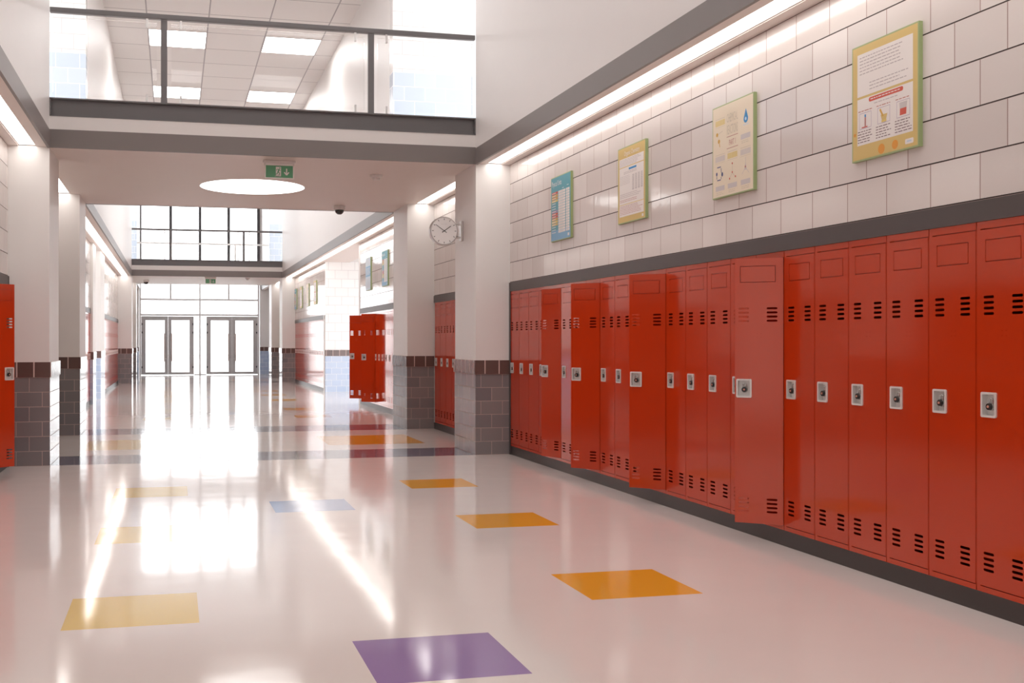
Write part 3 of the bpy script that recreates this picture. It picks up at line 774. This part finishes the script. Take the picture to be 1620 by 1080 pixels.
# ------------------------------------------------------------------ square light panels in the upper ceiling
def panel(x, y, label):
    e = empty('ceiling_panel_light', label, 'ceiling light', (x, y, ZC), 'square light panels in the upper ceiling')
    mb = MB(); mb.box(-.555, .555, -.575, .575, -.012, -.002, 'panel2' if y > 20 and XL < x < XR else 'panel' if XL < x < XR else 'panel3'); mb.build('diffuser', e)
    mb = MB()
    for a in ((-.567, .567, -.587, -.575), (-.567, .567, .575, .587), (-.567, -.555, -.575, .575), (.555, .567, -.575, .575)): mb.box(*a, -.014, -.001, 'whiteplastic')
    mb.build('frame', e)
seen = {(0, 22.03): 'front left light panel in the tiled ceiling beyond the near bridge', (1, 22.03): 'front right light panel in the tiled ceiling beyond the near bridge',
        (0, 26.77): 'rear left light panel in the tiled ceiling beyond the near bridge', (1, 26.77): 'rear right light panel in the tiled ceiling beyond the near bridge'}
for j, y in enumerate((-2, 2.4, 7.15, 11.0, 22.03, 26.77)):  # pairs over the near bay are unseen, added to light it
    for i, x in enumerate((.076, 2.375)):
        panel(x, y, seen.get((i, y), 'added unseen light panel in the upper ceiling, %s pair, %s' % (ORD[j + 1], ('left', 'right')[i])))

for y in (13.8, 35.7):  # unseen panels added to brighten the landing walls
    for x, t in ((4.7, 'near end of the right'), (6.6, 'outer end of the right'), (-2.6, 'near end of the left'), (-4.5, 'outer end of the left')):
        panel(x, y, 'added unseen light panel over the %s landing beside the %s bridge' % (t, 'near' if y < 20 else 'far'))

# ------------------------------------------------------------------ glazed end wall with two double doors
box_obj('wall_end', KL - NT, XL - .045, YW, YW + .2, 0, ZC, 'plaster')
box_obj('wall_end', XR - .055, KR + NT, YW, YW + .2, 0, ZC, 'plaster')
for x0, x1 in ((KL - .02, XL - .045), (XR - .055, KR + .02)):
    mb = MB(); mb.box(x0, x1, YW - .006, YW, 0, .917, 'bluedado'); mb.box(x0, x1, YW - .02, YW, .917, 1.072, 'cap')
    TR[0] += 1; structure(mb.build('trim_%d' % TR[0]), 'tiled dado tinted blue for daylight beside the end doors')
MX = (-1.255, -.118, .985, 2.078, 3.225)
mb = MB()
z_t, z_m = 2.27, 2.86
w = .035
for i, x in enumerate(MX):
    zb = 0 if i in (0, 2, 4) else z_m
    mb.box(x - w, x + w, YW - .03, YW + .1, zb, 3.72, 'bloomframe'); mb.box(x - w - .018, x + w + .018, YW - .03, YW + .1, 3.72, ZC, 'mullion')
for z in (z_t, z_m): mb.box(MX[0], MX[4], YW - .025, YW + .095, z, z + .075, 'bloomframe')
wf = structure(mb.build('window_1'), 'tall glazed end wall with dark mullions above the doors')
def pane(x0, x1, z0, z1):
    m2 = MB(); m2.box(x0, x1, YW + .03, YW + .042, z0, z1, 'glass'); m2.build('pane', wf)
for i in range(4):
    pane(MX[i] + w, MX[i + 1] - w, z_m + .075, 3.75); pane(MX[i] + w, MX[i + 1] - w, 3.76, ZC)
for i in (0, 2): pane(MX[i] + w, MX[i + 2] - w, z_t + .075, z_m)
pane(.79, MX[2] - w, 0, z_t); pane(MX[2] + w, 1.20, 0, z_t)
mb = MB(); mb.box(.76, 1.225, YW - .02, YW + .05, 0, .03, 'bloomframe'); TR[0] += 1; structure(mb.build('trim_%d' % TR[0]))
def door_leaf(n, x0, x1, hinge_left):
    """single glazed leaf"""
    mb = MB(); zb, zt = .02, 2.255
    so, si = (.168, .128)
    a, b = (so, si) if hinge_left else (si, so)
    y0, y1 = YW - .03, YW + .03
    mb.box(x0, x0 + a, y0, y1, zb, zt, 'doorframe'); mb.box(x1 - b, x1, y0, y1, zb, zt, 'doorframe')
    mb.box(x0 + a, x1 - b, y0, y1, zt - .16, zt, 'doorframe'); mb.box(x0 + a, x1 - b, y0, y1, zb, zb + .09, 'doorframe')
    d = structure(mb.build('door_%d' % n))
    m2 = MB(); m2.box(x0 + a, x1 - b, YW - .005, YW + .005, zb + .09, zt - .16, 'glass'); m2.build('pane', d)
    hx = x1 - .03 - .10 if hinge_left else x0 + .03 + .10
    m2 = MB(); m2.cyl((hx, YW - .09, .52), (hx, YW - .09, 1.60), .019, 'handle', 14)
    for z in (.62, 1.50): m2.cyl((hx, YW - .09, z), (hx + (.07 if hinge_left else -.07), YW - .028, z), .013, 'alu', 10)
    m2.build('pull_handle', d, smooth=True)
    ex = x0 + .035 if hinge_left else x1 - .035
    for z in (.30, 1.63, 1.95):
        m2 = MB(); m2.bbox(ex - .02, ex + .02, YW - .055, YW - .028, z - .035, z + .035, 'black', .006); m2.build('hinge', d)
for n, (x0, x1, hl) in enumerate(((MX[0] + w + .005, -.216, True), (-.212, .755, False), (1.228, 2.2, True), (2.204, MX[4] - w - .005, False)), 1):
    door_leaf(n, x0, x1, hl)
# wall behind the camera with a wide window added to supply light
mb = MB()
mb.box(KL - NT, XL, Y0 - .25, Y0, 0, ZC, 'plaster'); mb.box(XR, KR + NT, Y0 - .25, Y0, 0, ZC, 'plaster'); mb.box(XL, XR, Y0 - .25, Y0, 0, .5, 'plaster'); mb.box(XL, XR, Y0 - .25, Y0, 3.1, ZC, 'plaster')
structure(mb.build('wall_back'))
mb = MB()
for x in (XL + .03, XC, XR - .03): mb.box(x - .03, x + .03, Y0 - .16, Y0 - .08, .5, 3.1, 'mullion')
w2 = structure(mb.build('window_added_back'))
mb = MB(); mb.box(XL, XR, Y0 - .125, Y0 - .115, .5, 3.1, 'tint2'); mb.build('pane', w2)

# ------------------------------------------------------------------ daylight
w = bpy.data.worlds.new('World'); S.world = w; w.use_nodes = True
nt = w.node_tree; bg = nt.nodes['Background']
bg.inputs[0].default_value = (.97, .985, 1., 1); bg.inputs[1].default_value = 4.2

# ------------------------------------------------------------------ camera
cam = bpy.data.cameras.new('Camera'); co = bpy.data.objects.new('Camera', cam); COL.objects.link(co)
cam.sensor_fit = 'HORIZONTAL'; cam.sensor_width = 36; cam.lens = 1669 / 1620 * 36
cam.shift_x = 150 / 1620; cam.clip_start = .05; cam.clip_end = 300
co.location = (0, 0, 1.285); co.rotation_euler = (PI / 2, 0, -math.atan(385 / 1669))
S.camera = co
S.view_settings.view_transform = 'Standard'; S.view_settings.look = 'None'; S.view_settings.exposure = 0; S.view_settings.gamma = 1
S.view_settings.use_curve_mapping = False
try:
    S.cycles.max_bounces = 10; S.cycles.diffuse_bounces = 6; S.cycles.glossy_bounces = 5; S.cycles.transparent_max_bounces = 16
    S.cycles.sample_clamp_indirect = 6; S.cycles.use_denoising = True
except Exception:
    pass
